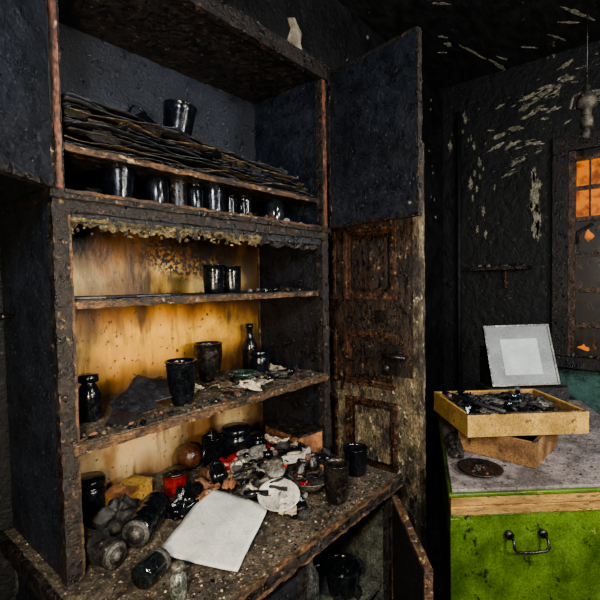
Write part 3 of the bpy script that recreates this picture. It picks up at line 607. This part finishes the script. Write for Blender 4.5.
Tc=TR(2.370,.529,0)@RZ(A)
m=M(); m.box(-.20,.20,-.03,.12,.752,.925,charp,Tc,j=.003); m.box(-.13,.13,.125,.24,.752,1.10,charp,Tc,j=.003); m.obj('charred_crate')
m=M(); Tf=Tc@TR(0,.0,.935)@RY(-1)@RX(-19)
m.box(-.160,.160,-.008,.006,0,.30,framem,Tf); m.box(-.170,.170,-.012,.008,-.004,.006,dishm,Tf,j=.001); m.box(-.170,.170,-.012,.008,.299,.308,dishm,Tf,j=.001); m.box(-.170,-.161,-.012,.008,.0,.305,blackm,Tf,j=.001); m.box(.161,.170,-.012,.008,0,.305,dishm,Tf,j=.001)
m.box(-.095,.095,-.010,-.008,.05,.235,framein,Tf); m.obj('picture_frame')
m=M(); m.box(3.66,3.77,.80,1.24,1.545,1.575,wood_ch,j=.004); m.tube([(3.72,.98,1.55),(3.72,.98,1.46),(3.73,.98,1.40)],.010,wood_ed,8); m.tube([(3.74,1.15,1.55),(3.76,1.15,1.48)],.01,wood_ch)
for k in range(12): m.chunk((3.71+random.uniform(-.03,.03),random.uniform(.83,1.2),1.574),[random.uniform(.008,.02) for _ in range(3)],random.choice([plaster,charp]))
m.obj('small_wall_shelf')
lx,ly=2.62,.31
m=M(); m.tube([(lx,ly,H),(lx+.004,ly,2.8),(lx,ly,2.42)],.004,blackm,6)
m.lathe([(.0005,.17),(.014,.17),(.018,.14),(.034,.13),(.045,.10),(.046,.07),(.024,.06),(.022,.02),(.030,.01),(.030,-.03),(.022,-.035),(.0005,-.035)],lampm,(lx,ly,2.26),24,None,.004)
m.tube([(lx-.02,ly+.02,2.40),(lx-.07,ly+.05,2.37),(lx-.08,ly+.06,2.31)],.008,lampm,8); m.tube([(lx,ly-.02,2.40),(lx+.08,ly-.06,2.42),(lx+.12,ly-.08,2.36)],.008,lampm,8)
m.lathe([(.0005,0),(.014,.0),(.02,.02),(.014,.05),(.0005,.055)],lampm,(lx-.01,ly,2.17)); m.obj('hanging_lamp_fixture')
m=M(); m.tube([(3.74,1.36,0),(3.74,1.36,2.9)],.02,wallm,10); m.obj('wall_pipe')

# ---------------------------------------------------------------- lights
def area(n,loc,to,e,sz,c=(1,.95,.88)):
    l=bpy.data.lights.new(n,'AREA'); l.energy=e; l.size=sz; l.color=c; o=bpy.data.objects.new(n,l); o.location=loc
    o.rotation_euler=(Vector(to)-Vector(loc)).to_track_quat('-Z','Y').to_euler(); bpy.context.collection.objects.link(o)
area('work_lamp_high',(-.35,-.1,2.0),(.9,1.4,1.3),33,.22,(.86,.92,1))
area('work_lamp_low',(-.02,.30,1.30),(.95,1.45,1.28),19,.10,(1,.80,.50))
area('door_fill',(.75,-.75,1.55),(1.6,.9,1.0),32,.22,(1,.92,.80))  # unseen fill added to brighten the panelled door from below the upper leaf
area('chest_fill',(1.0,-.6,2.4),(1.9,.5,.75),18,.25,(1,.95,.86))  # unseen fill added to light the chest
area('far_wall_light',(1.6,-1.2,1.9),(3.4,.8,1.9),40,.35,(.92,.95,1))  # unseen area light aimed at the far wall
w=bpy.data.worlds.new('w'); S.world=w; w.use_nodes=True; w.node_tree.nodes['Background'].inputs[0].default_value=(.5,.6,.8,1); w.node_tree.nodes['Background'].inputs[1].default_value=.02
cd=bpy.data.cameras.new('cam'); c=bpy.data.objects.new('camera',cd); bpy.context.collection.objects.link(c)
cd.lens=430/600*36; cd.sensor_width=36; cd.clip_start=.02
c.matrix_world=TR(0,0,1.47)@RZ(40.3-90)@RX(90-2.3)@RZ(-1)
S.camera=c
try: S.view_settings.look='AgX - Medium High Contrast'
except Exception as e: print(e)
